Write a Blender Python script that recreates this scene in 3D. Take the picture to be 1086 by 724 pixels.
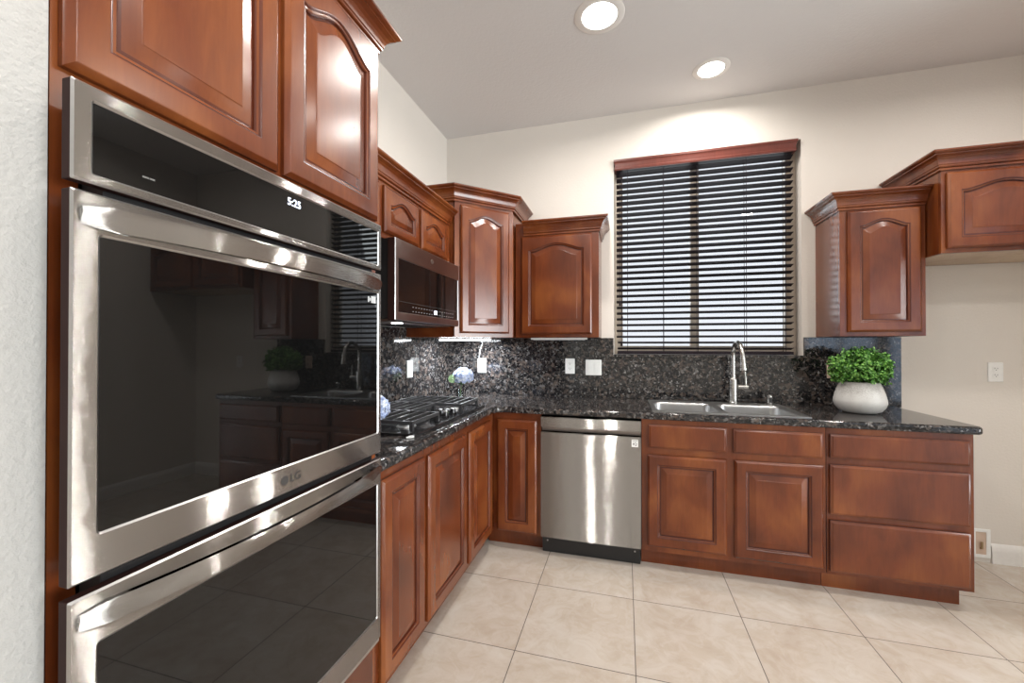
import bpy, bmesh, math, random
from mathutils import Vector, Matrix

random.seed(11)
PI = math.pi
for o in list(bpy.data.objects):
    bpy.data.objects.remove(o)
scene = bpy.context.scene
COL = scene.collection

# ------------------------------------------------------------------ camera
cam_d = bpy.data.cameras.new('camera')
cam = bpy.data.objects.new('camera', cam_d)
COL.objects.link(cam)
cam_d.sensor_width = 36.0
cam_d.lens = 429.77 / 1086 * 36.0
cam_d.clip_start = 0.02
cam.location = (1.4396, -3.1336, 1.3165)
cam.rotation_euler = (math.radians(90.349), 0, math.radians(15.528))
scene.camera = cam

# ------------------------------------------------------------------ view / world / big lights
vs = scene.view_settings
vs.view_transform = 'Standard'
vs.look = 'None'
vs.gamma = 1.0
vs.use_curve_mapping = False
vs.exposure = 0.10

CAN_POWER = 17.0
WINDOW_POWER = 60.0
WORLD_STRENGTH = 0.98
world = bpy.data.worlds.new('overcast_sky')
scene.world = world
world.use_nodes = True
wn = world.node_tree.nodes
wn['Background'].inputs['Color'].default_value = (0.90, 0.91, 1.0, 1)
wn['Background'].inputs['Strength'].default_value = WORLD_STRENGTH


def area_light(name, loc, rot, sx, sy, power, color):
    d = bpy.data.lights.new(name, 'AREA')
    d.shape = 'RECTANGLE'
    d.size = sx
    d.size_y = sy
    d.energy = power
    d.color = color
    o = bpy.data.objects.new(name, d)
    COL.objects.link(o)
    o.location = loc
    o.rotation_euler = rot
    return o


# daylight entering by the rear window and the rear glass door; the right light is added fill
area_light('daylight_rear_window', (5.9, -7.3, 1.77), (PI / 2, 0, 0), 1.3, 1.2, WINDOW_POWER * 0.2, (0.55, 0.72, 1.0))
area_light('daylight_rear_door', (7.1, -7.3, 1.2), (PI / 2, 0, 0), 0.75, 2.2, WINDOW_POWER * 0.2, (0.55, 0.72, 1.0))
area_light('fill_right_door', (7.8, -4.3, 1.25), (PI / 2, 0, PI / 2), 3.4, 2.2, WINDOW_POWER * 8.4, (0.95, 0.97, 1.0))
# daylight on the outer side of the kitchen window
area_light('daylight_kitchen_window', (1.98, 0.9, 2.2), (-math.radians(70), 0, 0), 1.6, 1.4, 25.0, (0.92, 0.96, 1.0))

# ------------------------------------------------------------------ materials
MATS = {}


class NT:
    def __init__(s, name):
        m = bpy.data.materials.new(name)
        m.use_nodes = True
        s.m = m
        s.t = m.node_tree
        s.b = s.t.nodes['Principled BSDF']
        MATS[name] = m

    def n(s, typ, **kw):
        nd = s.t.nodes.new(typ)
        for k, v in kw.items():
            setattr(nd, k, v)
        return nd

    def l(s, a, b):
        s.t.links.new(a, b)

    def set(s, **kw):
        names = {'color': 'Base Color', 'rough': 'Roughness', 'metal': 'Metallic', 'ior': 'IOR', 'coat': 'Coat Weight',
                 'coat_rough': 'Coat Roughness', 'aniso': 'Anisotropic', 'spec': 'Specular IOR Level'}
        for k, v in kw.items():
            if k == 'color' and len(v) == 3:
                v = (*v, 1)
            s.b.inputs[names[k]].default_value = v
        return s

    def coords(s, kind='Object', scale=(1, 1, 1), rnd=False):
        tc = s.n('ShaderNodeTexCoord')
        mp = s.n('ShaderNodeMapping')
        mp.inputs['Scale'].default_value = scale
        if rnd:
            oi = s.n('ShaderNodeObjectInfo')
            mu = s.n('ShaderNodeVectorMath', operation='MULTIPLY')
            cb = s.n('ShaderNodeCombineXYZ')
            for i in range(3):
                s.l(oi.outputs['Random'], cb.inputs[i])
            s.l(cb.outputs[0], mu.inputs[0])
            mu.inputs[1].default_value = (37, 53, 71)
            ad = s.n('ShaderNodeVectorMath', operation='ADD')
            s.l(tc.outputs[kind], ad.inputs[0])
            s.l(mu.outputs[0], ad.inputs[1])
            s.l(ad.outputs[0], mp.inputs['Vector'])
        else:
            s.l(tc.outputs[kind], mp.inputs['Vector'])
        return mp.outputs[0]

    def noise(s, vec, scale, detail=4, rough=0.5, dist=0.0):
        nd = s.n('ShaderNodeTexNoise')
        nd.inputs['Scale'].default_value = scale
        nd.inputs['Detail'].default_value = detail
        nd.inputs['Roughness'].default_value = rough
        nd.inputs['Distortion'].default_value = dist
        s.l(vec, nd.inputs['Vector'])
        return nd

    def ramp(s, fac, stops, interp='LINEAR'):
        r = s.n('ShaderNodeValToRGB')
        r.color_ramp.interpolation = interp
        e = r.color_ramp.elements
        while len(e) < len(stops):
            e.new(0.5)
        for el, (p, c) in zip(e, stops):
            el.position = p
            el.color = (*c, 1)
        s.l(fac, r.inputs['Fac'])
        return r.outputs['Color']

    def mix(s, fac, a, b, blend='MIX'):
        m = s.n('ShaderNodeMix', data_type='RGBA', blend_type=blend)
        for sock, v in ((m.inputs[0], fac), (m.inputs[6], a), (m.inputs[7], b)):
            if isinstance(v, (int, float)):
                sock.default_value = v
            elif isinstance(v, tuple):
                sock.default_value = (*v, 1)
            else:
                s.l(v, sock)
        return m.outputs[2]

    def bump(s, h, strength, dist=0.01):
        b = s.n('ShaderNodeBump')
        b.inputs['Strength'].default_value = strength
        b.inputs['Distance'].default_value = dist
        s.l(h, b.inputs['Height'])
        s.l(b.outputs[0], s.b.inputs['Normal'])


def plain(name, color, rough=0.5, metal=0.0, **kw):
    t = NT(name).set(color=color, rough=rough, metal=metal, **kw)
    v = t.coords()
    nz = t.noise(v, 60, 2)
    c = t.mix(nz.outputs['Fac'], tuple(x * 0.94 for x in color), tuple(min(1, x * 1.05) for x in color))
    t.l(c, t.b.inputs['Base Color'])
    return t.m


def wood(name, dark, mid, light, rough=0.27, coat=0.42):
    t = NT(name).set(rough=rough, coat=coat, coat_rough=0.2, spec=0.35)
    v = t.coords(scale=(1, 1, 0.22), rnd=True)
    v2 = t.coords(scale=(1, 1, 0.05), rnd=True)
    v3 = t.coords(scale=(1, 1, 0.6), rnd=True)
    cloud = t.noise(v3, 4.2, 2.5, 0.45, 0.5)
    grain = t.noise(v, 26, 5, 0.6, 1.2)
    fine = t.noise(v2, 170, 3, 0.6)
    base = t.ramp(cloud.outputs['Fac'], [(0.22, dark), (0.5, mid), (0.80, light)])
    g = t.ramp(grain.outputs['Fac'], [(0.3, (0.62, 0.56, 0.52)), (0.62, (1, 1, 1))])
    f = t.ramp(fine.outputs['Fac'], [(0.3, (0.86, 0.84, 0.82)), (0.6, (1, 1, 1))])
    c = t.mix(0.42, base, g, 'MULTIPLY')
    c = t.mix(0.5, c, f, 'MULTIPLY')
    t.l(c, t.b.inputs['Base Color'])
    t.bump(grain.outputs['Fac'], 0.035, 0.004)
    return t.m


M_WOOD = wood('cherry_wood', (0.074, 0.0145, 0.0038), (0.146, 0.0325, 0.0078), (0.262, 0.078, 0.0180))
M_GLAZE = wood('dark_glaze_wood', (0.055, 0.0115, 0.005), (0.085, 0.018, 0.007), (0.12, 0.028, 0.010))
M_UNDER = wood('pale_cabinet_underside', (0.42, 0.29, 0.19), (0.5, 0.37, 0.25), (0.56, 0.43, 0.3), 0.5)
M_VALANCE = wood('mahogany_valance', (0.10, 0.025, 0.018), (0.13, 0.032, 0.022), (0.16, 0.04, 0.027), 0.4, 0.1)


def granite():
    t = NT('granite').set(rough=0.07, spec=0.5)
    v = t.coords('Object')
    nz = t.noise(v, 38, 3, 0.6)
    off = t.n('ShaderNodeVectorMath', operation='MULTIPLY')
    t.l(nz.outputs['Color'], off.inputs[0])
    off.inputs[1].default_value = (0.034, 0.034, 0.034)
    ad = t.n('ShaderNodeVectorMath', operation='ADD')
    t.l(v, ad.inputs[0])
    t.l(off.outputs[0], ad.inputs[1])

    def vor(scale):
        w = t.n('ShaderNodeTexVoronoi')
        w.inputs['Scale'].default_value = scale
        t.l(ad.outputs[0], w.inputs['Vector'])
        s = t.n('ShaderNodeSeparateColor')
        t.l(w.outputs['Color'], s.inputs[0])
        return s
    a = vor(54)
    b = vor(115)
    big = t.ramp(a.outputs[0], [(0.0, (0.009, 0.009, 0.010)), (0.42, (0.026, 0.025, 0.026)), (0.62, (0.056, 0.043, 0.037)),
                                (0.80, (0.098, 0.075, 0.063)), (0.92, (0.115, 0.108, 0.105))], 'CONSTANT')
    small = t.ramp(b.outputs[1], [(0.0, (0.008, 0.008, 0.009)), (0.5, (0.032, 0.030, 0.030)), (0.72, (0.07, 0.060, 0.054)),
                                  (0.92, (0.19, 0.183, 0.18))], 'CONSTANT')
    m = t.ramp(a.outputs[2], [(0.0, (0, 0, 0)), (0.6, (1, 1, 1))], 'CONSTANT')
    c = t.mix(m, big, small)
    c = t.mix(0.22, c, small)
    t.l(c, t.b.inputs['Base Color'])
    return t.m


M_GRANITE = granite()


def steel(name, col, rough, aniso, brush=0.0):
    """brushed metal: fine horizontal brush lines tip the normal up and down"""
    t = NT(name).set(color=col, rough=rough, metal=1.0, aniso=aniso)
    cb = t.n('ShaderNodeCombineXYZ')
    cb.inputs[2].default_value = 1.0
    t.l(cb.outputs[0], t.b.inputs['Tangent'])
    v = t.coords('Object', (2.0, 2.0, 2600.0))
    nz = t.noise(v, 1.0, 1)
    r = t.n('ShaderNodeMapRange')
    r.inputs['To Min'].default_value = rough * 0.85
    r.inputs['To Max'].default_value = rough * 1.2
    t.l(nz.outputs['Fac'], r.inputs['Value'])
    t.l(r.outputs[0], t.b.inputs['Roughness'])
    if brush:
        m = t.n('ShaderNodeMath', operation='SUBTRACT')
        wn_ = t.n('ShaderNodeTexWhiteNoise')
        tc_ = t.n('ShaderNodeTexCoord')
        t.l(tc_.outputs['Object'], wn_.inputs['Vector'])
        t.l(wn_.outputs['Value'], m.inputs[0])
        m.inputs[1].default_value = 0.5
        k = t.n('ShaderNodeMath', operation='MULTIPLY')
        t.l(m.outputs[0], k.inputs[0])
        k.inputs[1].default_value = brush
        c = t.n('ShaderNodeCombineXYZ')
        t.l(k.outputs[0], c.inputs[2])
        g = t.n('ShaderNodeNewGeometry')
        a = t.n('ShaderNodeVectorMath', operation='ADD')
        t.l(g.outputs['Normal'], a.inputs[0])
        t.l(c.outputs[0], a.inputs[1])
        q = t.n('ShaderNodeVectorMath', operation='NORMALIZE')
        t.l(a.outputs[0], q.inputs[0])
        t.l(q.outputs[0], t.b.inputs['Normal'])
    return t.m


M_STEEL = steel('brushed_steel', (0.42, 0.41, 0.395), 0.10, 0.75, 2.2)
M_STEEL_DARK = steel('dark_brushed_steel', (0.36, 0.31, 0.29), 0.30, 0.6)
M_SINK = steel('sink_steel', (0.55, 0.55, 0.55), 0.34, 0.0)
M_NICKEL = steel('brushed_nickel', (0.47, 0.46, 0.44), 0.26, 0.0)
M_BRIGHT = plain('polished_steel_edge', (0.46, 0.455, 0.45), 0.3, 1.0)
M_BLACKGLASS = plain('black_glass', (0.004, 0.004, 0.004), 0.02, 0.0, ior=1.5)
M_BLACK = plain('black_plastic', (0.012, 0.012, 0.013), 0.35)
M_BLIND = plain('dark_blind_slat', (0.017, 0.011, 0.015), 0.6, 0.0, spec=0.2)
M_OVENSIDE = plain('dark_oven_side', (0.030, 0.012, 0.010), 0.6, 0.0, spec=0.15)  # reddish reflection of the cabinet wood is put into this colour
M_IRON = plain('cast_iron', (0.034, 0.034, 0.036), 0.3)
M_ENAMEL = plain('black_enamel', (0.012, 0.012, 0.013), 0.12)
M_WHITE = plain('white_plastic', (0.86, 0.86, 0.84), 0.35)
M_WHITEPAINT = plain('white_trim_paint', (0.78, 0.76, 0.73), 0.35)
M_ALMOND = plain('almond_plastic', (0.62, 0.47, 0.37), 0.4)
M_VINYL = plain('window_vinyl', (0.52, 0.44, 0.36), 0.45)
M_SLOT = plain('dark_slot', (0.03, 0.03, 0.03), 0.6)
M_GREYPRINT = plain('grey_print', (0.13, 0.125, 0.12), 0.5)
M_LIGHTPRINT = plain('pale_print', (0.55, 0.56, 0.57), 0.5)
M_EMBLEM = plain('emblem_grey', (0.045, 0.043, 0.042), 0.5)
M_MIDPRINT = plain('mid_print', (0.27, 0.27, 0.28), 0.5)
M_STEM = plain('plant_stem', (0.05, 0.10, 0.025), 0.6)
M_BRASS = plain('brass_fitting', (0.42, 0.31, 0.18), 0.4, 0.6)
M_OUTWALL = plain('garden_wall_stucco', (0.82, 0.81, 0.80), 0.9)
M_GROUND = plain('garden_gravel', (0.42, 0.39, 0.35), 0.95)


def paint(name, col, scale, strength):
    t = NT(name).set(rough=0.72, spec=0.3)
    v = t.coords('Object')
    a = t.noise(v, scale, 3, 0.55)
    lo = t.noise(v, 1.3, 2)
    c = t.mix(lo.outputs['Fac'], tuple(x * 0.97 for x in col), tuple(min(1, x * 1.03) for x in col))
    t.l(c, t.b.inputs['Base Color'])
    t.bump(a.outputs['Fac'], strength, 0.006)
    return t.m


M_WALL = paint('cream_wall_paint', (0.70, 0.655, 0.60), 75, 0.22)
M_CEIL = paint('ceiling_paint', (0.70, 0.69, 0.685), 62, 0.3)
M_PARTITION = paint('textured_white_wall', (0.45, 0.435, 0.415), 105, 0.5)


def tile():
    t = NT('floor_tile').set(rough=0.22, spec=0.5)
    v = t.coords('Object')
    sx = t.n('ShaderNodeSeparateXYZ')
    t.l(v, sx.inputs[0])

    def m(op, a, b=None):
        nd = t.n('ShaderNodeMath', operation=op)
        for i, q in enumerate((a, b)):
            if q is None:
                continue
            if isinstance(q, (int, float)):
                nd.inputs[i].default_value = q
            else:
                t.l(q, nd.inputs[i])
        return nd.outputs[0]
    T = 0.4982
    ux = m('DIVIDE', m('SUBTRACT', sx.outputs[0], 0.9824 - 20 * T), T)
    uy = m('DIVIDE', m('SUBTRACT', sx.outputs[1], -0.9463 - 40 * T), T)
    ex = m('ABSOLUTE', m('SUBTRACT', m('FRACT', ux), 0.5))
    ey = m('ABSOLUTE', m('SUBTRACT', m('FRACT', uy), 0.5))
    d = m('MAXIMUM', ex, ey)
    grout = m('GREATER_THAN', d, 0.5 - 0.0036)
    cell = t.n('ShaderNodeCombineXYZ')
    t.l(m('FLOOR', ux), cell.inputs[0])
    t.l(m('FLOOR', uy), cell.inputs[1])
    wn_ = t.n('ShaderNodeTexWhiteNoise')
    t.l(cell.outputs[0], wn_.inputs['Vector'])
    sh = t.n('ShaderNodeVectorMath', operation='MULTIPLY')
    t.l(wn_.outputs['Color'], sh.inputs[0])
    sh.inputs[1].default_value = (9, 9, 9)
    ad = t.n('ShaderNodeVectorMath', operation='ADD')
    t.l(v, ad.inputs[0])
    t.l(sh.outputs[0], ad.inputs[1])
    cloud = t.noise(ad.outputs[0], 4.2, 6, 0.62, 0.9)
    vein = t.noise(ad.outputs[0], 9, 5, 0.65, 1.6)
    c = t.ramp(cloud.outputs['Fac'], [(0.3, (0.475, 0.405, 0.34)), (0.5, (0.535, 0.475, 0.415)), (0.68, (0.575, 0.53, 0.48))])
    c2 = t.ramp(vein.outputs['Fac'], [(0.42, (0.93, 0.90, 0.86)), (0.55, (1, 1, 1))])
    c = t.mix(0.8, c, c2, 'MULTIPLY')
    c = t.mix(grout, c, (0.10, 0.085, 0.075))
    t.l(c, t.b.inputs['Base Color'])
    rr = t.n('ShaderNodeMapRange')
    rr.inputs['To Min'].default_value = 0.2
    rr.inputs['To Max'].default_value = 0.8
    t.l(grout, rr.inputs['Value'])
    t.l(rr.outputs[0], t.b.inputs['Roughness'])
    inv = m('SUBTRACT', 1.0, grout)
    t.bump(inv, 0.4, 0.002)
    return t.m


M_TILE = tile()


def glass(name, tint, fac=0.92):
    t = NT(name)
    out = t.t.nodes['Material Output']
    tr = t.n('ShaderNodeBsdfTransparent')
    tr.inputs[0].default_value = (*tint, 1)
    gl = t.n('ShaderNodeBsdfGlossy')
    gl.inputs['Roughness'].default_value = 0.02
    fr = t.n('ShaderNodeFresnel')
    fr.inputs['IOR'].default_value = 1.45
    mx = t.n('ShaderNodeMixShader')
    t.l(fr.outputs[0], mx.inputs[0])
    t.l(tr.outputs[0], mx.inputs[1])
    t.l(gl.outputs[0], mx.inputs[2])
    t.l(mx.outputs[0], out.inputs['Surface'])
    return t.m


M_PANE = glass('window_glass', (0.97, 0.99, 0.985))
M_VASE = glass('clear_vase_glass', (0.93, 0.96, 0.96))


def emit(name, col, strength):
    t = NT(name)
    t.b.inputs['Base Color'].default_value = (*col, 1)
    t.b.inputs['Emission Color'].default_value = (*col, 1)
    t.b.inputs['Emission Strength'].default_value = strength
    return t.m


M_LAMP = emit('lamp_lens', (1.0, 0.97, 0.92), 9.0)
M_LED = emit('led_strip', (0.93, 0.97, 1.0), 14.0)
M_DIGIT = emit('clock_digits', (0.75, 0.82, 1.0), 2.2)


def leafmat(name, stops, scale):
    t = NT(name).set(rough=0.45)
    v = t.coords('Object')
    nz = t.noise(v, scale, 2)
    t.l(t.ramp(nz.outputs['Fac'], stops), t.b.inputs['Base Color'])
    return t.m


M_LEAF = leafmat('boxwood_leaf', [(0.3, (0.012, 0.065, 0.008)), (0.5, (0.075, 0.235, 0.03)), (0.66, (0.30, 0.56, 0.13))], 75)
M_PETAL = leafmat('hydrangea_petal', [(0.35, (0.30, 0.38, 0.62)), (0.48, (0.52, 0.60, 0.80)), (0.62, (0.84, 0.87, 0.92))], 45)
M_PALEGREEN = leafmat('pale_green_petal', [(0.35, (0.36, 0.55, 0.30)), (0.6, (0.62, 0.80, 0.50))], 60)


def potmat():
    t = NT('speckled_ceramic').set(rough=0.42)
    tc = t.n('ShaderNodeTexCoord')
    sp = t.n('ShaderNodeSeparateXYZ')
    t.l(tc.outputs['Object'], sp.inputs[0])
    nz = t.noise(tc.outputs['Object'], 150, 3, 0.7)
    lo = t.noise(tc.outputs['Object'], 30, 3)
    h = t.n('ShaderNodeMapRange')
    h.inputs['From Min'].default_value = 0.085
    h.inputs['From Max'].default_value = 0.185
    h.inputs['To Min'].default_value = 0.0
    h.inputs['To Max'].default_value = 0.30
    t.l(sp.outputs[2], h.inputs['Value'])
    a = t.n('ShaderNodeMath', operation='ADD')
    t.l(nz.outputs['Fac'], a.inputs[0])
    t.l(h.outputs[0], a.inputs[1])
    c = t.ramp(a.outputs[0], [(0.60, (0.62, 0.61, 0.585)), (0.72, (0.42, 0.40, 0.375))])
    c = t.mix(0.25, c, t.ramp(lo.outputs['Fac'], [(0.3, (0.48, 0.47, 0.45)), (0.7, (0.72, 0.71, 0.69))]))
    t.l(c, t.b.inputs['Base Color'])
    return t.m


M_POT = potmat()

# ------------------------------------------------------------------ helpers


def smooth(me, angle=32):
    for p in me.polygons:
        p.use_smooth = True
    me.set_sharp_from_angle(angle=math.radians(angle))


def obj(name, bm, mat, parent=None, loc=(0, 0, 0), rot=(0, 0, 0), ang=32):
    me = bpy.data.meshes.new(name)
    bmesh.ops.recalc_face_normals(bm, faces=bm.faces)
    bm.to_mesh(me)
    bm.free()
    mats = mat if isinstance(mat, (list, tuple)) else [mat]
    for m in mats:
        me.materials.append(m)
    smooth(me, ang)
    o = bpy.data.objects.new(name, me)
    COL.objects.link(o)
    o.location = loc
    o.rotation_euler = rot
    w = o.modifiers.new('weighted_normals', 'WEIGHTED_NORMAL')
    w.keep_sharp = True
    w.weight = 80
    if parent:
        o.parent = parent
    return o


def tag(o, label=None, cat=None, group=None, kind=None):
    if label:
        o['label'] = label
    if cat:
        o['category'] = cat
    if group:
        o['group'] = group
    if kind:
        o['kind'] = kind
    return o


def thing(name, label, cat, loc=(0, 0, 0), rz=0.0, group=None):
    o = bpy.data.objects.new(name, None)
    COL.objects.link(o)
    o.location = loc
    o.rotation_euler = (0, 0, rz)
    o.empty_display_size = 0.05
    return tag(o, label, cat, group)


def box(bm, x0, x1, y0, y1, z0, z1, bev=0.0, seg=2):
    vs_ = [bm.verts.new(p) for p in ((x0, y0, z0), (x1, y0, z0), (x1, y1, z0), (x0, y1, z0), (x0, y0, z1), (x1, y0, z1), (x1, y1, z1), (x0, y1, z1))]
    fs = [bm.faces.new([vs_[i] for i in f]) for f in ((0, 3, 2, 1), (4, 5, 6, 7), (0, 1, 5, 4), (1, 2, 6, 5), (2, 3, 7, 6), (3, 0, 4, 7))]
    if bev > 0:
        es = list({e for f in fs for e in f.edges})
        bmesh.ops.bevel(bm, geom=es, offset=bev, segments=seg, profile=0.5, affect='EDGES')
    return bm


def BM(*boxes, bev=0.0):
    bm = bmesh.new()
    for b in boxes:
        box(bm, *b, bev=bev)
    return bm


def loops_mesh(loops, cap0=True, cap1=True, closed=True, bm=None, mats=None):
    """bridge equal-length loops of points"""
    bm = bm or bmesh.new()
    L = [[bm.verts.new(p) for p in lp] for lp in loops]
    n = len(L[0])
    for k in range(len(L) - 1):
        for i in range(n if closed else n - 1):
            j = (i + 1) % n
            f = bm.faces.new((L[k][i], L[k][j], L[k + 1][j], L[k + 1][i]))
            if mats:
                f.material_index = mats[k]
    if cap0:
        bm.faces.new(L[0][::-1])
    if cap1:
        bm.faces.new(L[-1])
    return bm


def lathe(profile, n=40, cap0=True, cap1=True, bm=None, c=(0, 0, 0)):
    lps = [[(c[0] + r * math.cos(2 * PI * i / n), c[1] + r * math.sin(2 * PI * i / n), c[2] + z) for i in range(n)] for r, z in profile]
    return loops_mesh(lps, cap0, cap1, bm=bm)


def tube(pts, rad, n=14, bm=None, caps=True):
    pts = [Vector(p) for p in pts]
    lps = []
    up = Vector((0.13, 0.9, 0.41)).normalized()
    prev = None
    for i, p in enumerate(pts):
        d = (pts[min(i + 1, len(pts) - 1)] - pts[max(i - 1, 0)]).normalized()
        if prev is None:
            a = d.cross(up)
            if a.length < 1e-3:
                a = d.cross(Vector((1, 0, 0)))
            a.normalize()
        else:
            a = (prev - d * prev.dot(d)).normalized()
        prev = a
        b = d.cross(a)
        r = rad[i] if isinstance(rad, (list, tuple)) else rad
        lps.append([p + a * (r * math.cos(2 * PI * k / n)) + b * (r * math.sin(2 * PI * k / n)) for k in range(n)])
    return loops_mesh(lps, caps, caps, bm=bm)


def sweep(path, profile, outset=None):
    """profile (p outward, z) closed polygon swept along an open xy path with mitres, outward = right of travel"""
    P = [Vector((x, y)) for x, y in path]
    N = []
    for i in range(len(P) - 1):
        d = (P[i + 1] - P[i]).normalized()
        N.append(Vector((d.y, -d.x)))
    lps = []
    for i, p in enumerate(P):
        if i == 0:
            m = N[0]
        elif i == len(P) - 1:
            m = N[-1]
        else:
            m = (N[i - 1] + N[i])
            m = m / (1 + N[i - 1].dot(N[i]))
        lps.append([(p.x + m.x * q, p.y + m.y * q, z) for q, z in profile])
    return loops_mesh(lps)


def rrect(x0, x1, y0, y1, r, n=6):
    pts = []
    for cx, cy, a0 in ((x1 - r, y0 + r, -PI / 2), (x1 - r, y1 - r, 0), (x0 + r, y1 - r, PI / 2), (x0 + r, y0 + r, PI)):
        for k in range(n + 1):
            a = a0 + PI / 2 * k / n
            pts.append((cx + r * math.cos(a), cy + r * math.sin(a)))
    return pts


def offset_poly(poly, o):
    """inset a CCW polygon by o"""
    out = []
    n = len(poly)
    for i in range(n):
        a, b, c = Vector(poly[i - 1]), Vector(poly[i]), Vector(poly[(i + 1) % n])
        d1 = (b - a).normalized()
        d2 = (c - b).normalized()
        n1 = Vector((-d1.y, d1.x))
        n2 = Vector((-d2.y, d2.x))
        m = (n1 + n2) / max(0.3, 1 + n1.dot(n2))
        out.append((b.x + m.x * o, b.y + m.y * o))
    return out


def text(name, body, size, parent, loc, rot, mat, ext=0.0004, bold=0.0):
    cu = bpy.data.curves.new(name, 'FONT')
    cu.body = body
    cu.size = size
    cu.extrude = ext
    cu.offset = bold
    cu.align_x = 'CENTER'
    cu.align_y = 'CENTER'
    t = bpy.data.objects.new('text_source', cu)
    COL.objects.link(t)
    dg = bpy.context.evaluated_depsgraph_get()
    dg.update()
    me = bpy.data.meshes.new_from_object(t.evaluated_get(dg))
    bpy.data.objects.remove(t)
    bpy.data.curves.remove(cu)
    me.name = name
    me.materials.clear()
    me.materials.append(mat)
    o = bpy.data.objects.new(name, me)
    COL.objects.link(o)
    o.location = loc
    o.rotation_euler = rot
    o.parent = parent
    return o


# ------------------------------------------------------------------ doors and drawers
K = 22


def rect_loop(x0, x1, z0, z1, y, rise=0.0):
    """BL, BR, then along the top from right to left; the top arches up by 'rise' between the shoulders"""
    pts = [(x0, y, z0), (x1, y, z0)]
    for k in range(K + 1):
        s = 1 - k / K
        x = x0 + (x1 - x0) * s
        b = 0.0
        if rise > 0:
            u = (s - 0.04) / 0.92
            if 0 < u < 1:
                b = (0.5 - 0.5 * math.cos(2 * PI * u)) ** 0.72
        pts.append((x, y, z1 + rise * b))
    return pts


def make_door(parent, x0, x1, z0, z1, rise=0.0, t=0.02, yb=0.001, sw=0.058, sl=1.0, handed='door'):
    """raised panel door, front towards local -y; its back sits just in front of the face frame"""
    yf = -t - yb

    def lp(o, d, r=None, ox=None):
        rr = 0 if r is None else r
        return rect_loop(x0 + o, x1 - o, z0 + o, z1 - o - rr, yf + d, rr)
    R = rise
    frame = [lp(0, t), lp(0, 0.010), lp(0.002, 0.0075), lp(0.004, 0.0065), lp(0.010, 0.0015), lp(0.013, 0.0)]
    fm = [0, 0, 0, 0, 0]
    inner = [(sw - 0.004, 0.0), (sw, 0.0018), (sw + 0.002, 0.0045), (sw + 0.007, 0.0055), (sw + 0.010, 0.0085), (sw + 0.0105, 0.0125)]
    for i, (o, d) in enumerate(inner):
        frame.append(lp(o, d, R))
    fm += [0, 1, 1, 0, 1, 1]
    d = obj(handed, loops_mesh(frame, True, False, mats=fm), [M_WOOD, M_GLAZE], parent)
    q = sw + 0.0106
    pl = [lp(q, 0.0135, R), lp(q, 0.0122, R), lp(q + 0.003, 0.0119, R), lp(q + 0.006, 0.0105, R), lp(q + 0.006 + 0.026 * sl, 0.0040, R * 0.98), lp(q + 0.008 + 0.026 * sl, 0.0024, R * 0.97), lp(q + 0.011 + 0.026 * sl, 0.0022, R * 0.97)]
    p = obj('raised_panel', loops_mesh(pl, True, True, mats=[0, 1, 1, 0, 0, 0]), [M_WOOD, M_GLAZE], d)
    return d


def make_drawer(parent, x0, x1, z0, z1, name='drawer_front', t=0.02, yb=0.001):
    yf = -t - yb
    prof = [(0, t), (0, 0.009), (0.0015, 0.0075), (0.006, 0.006), (0.010, 0.0022), (0.014, 0.0)]
    lps = [[(x0 + o, yf + d, z0 + o), (x1 - o, yf + d, z0 + o), (x1 - o, yf + d, z1 - o), (x0 + o, yf + d, z1 - o)] for o, d in prof]
    return obj(name, loops_mesh(lps, True, True, mats=[0, 1, 0, 0, 0]), [M_WOOD, M_GLAZE], parent)


CROWN = [(0.0, 0.0), (0.007, 0.0), (0.009, 0.003), (0.009, 0.011), (0.007, 0.014), (0.013, 0.016), (0.016, 0.020), (0.016, 0.026),
         (0.019, 0.030), (0.021, 0.042), (0.026, 0.054), (0.034, 0.064), (0.044, 0.071), (0.048, 0.073), (0.048, 0.078),
         (0.056, 0.082), (0.062, 0.088), (0.062, 0.096), (0.0, 0.096)]


def crown(parent, path, z, proj=1.0, h=1.0):
    return obj('crown_moulding', sweep(path, [(p * proj + 0.0004, z + q * h) for p, q in CROWN]), M_WOOD, parent, ang=14)


def carcass(parent, W, D, H, ft=0.019, top=True, bottom=True, z0=0.0, under=None):
    p = 0.016
    e = 0.0008
    bxs = [(e, p, ft, D - e, z0, H), (W - p, W - e, ft, D - e, z0, H), (p, W - p, D - 0.008, D - e, z0, H)]
    if top:
        bxs.append((p, W - p, ft, D - 0.008, H - p, H - 0.0005))
    if bottom:
        bxs.append((p, W - p, ft, D - 0.008, z0 + 0.012, z0 + 0.012 + p))
    c = obj('carcass', BM(*bxs), M_WOOD, parent)
    return c


def face_frame(parent, W, z0, z1, ft=0.019, holes=None):
    e = 0.0008
    bm = BM((e, W - e, 0.0, ft - 0.0004, z0, z1), bev=0.0012)
    return obj('face_frame', bm, M_WOOD, parent)


RL = PI / 2      # left-wall units face +x

# ------------------------------------------------------------------ setting
HC = 3.04
YR = -7.1
XR = 7.6


def struct(name, bm, mat, parent=None, ang=32):
    o = obj(name, bm, mat, parent, ang=ang)
    o['kind'] = 'structure'
    return o


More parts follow.
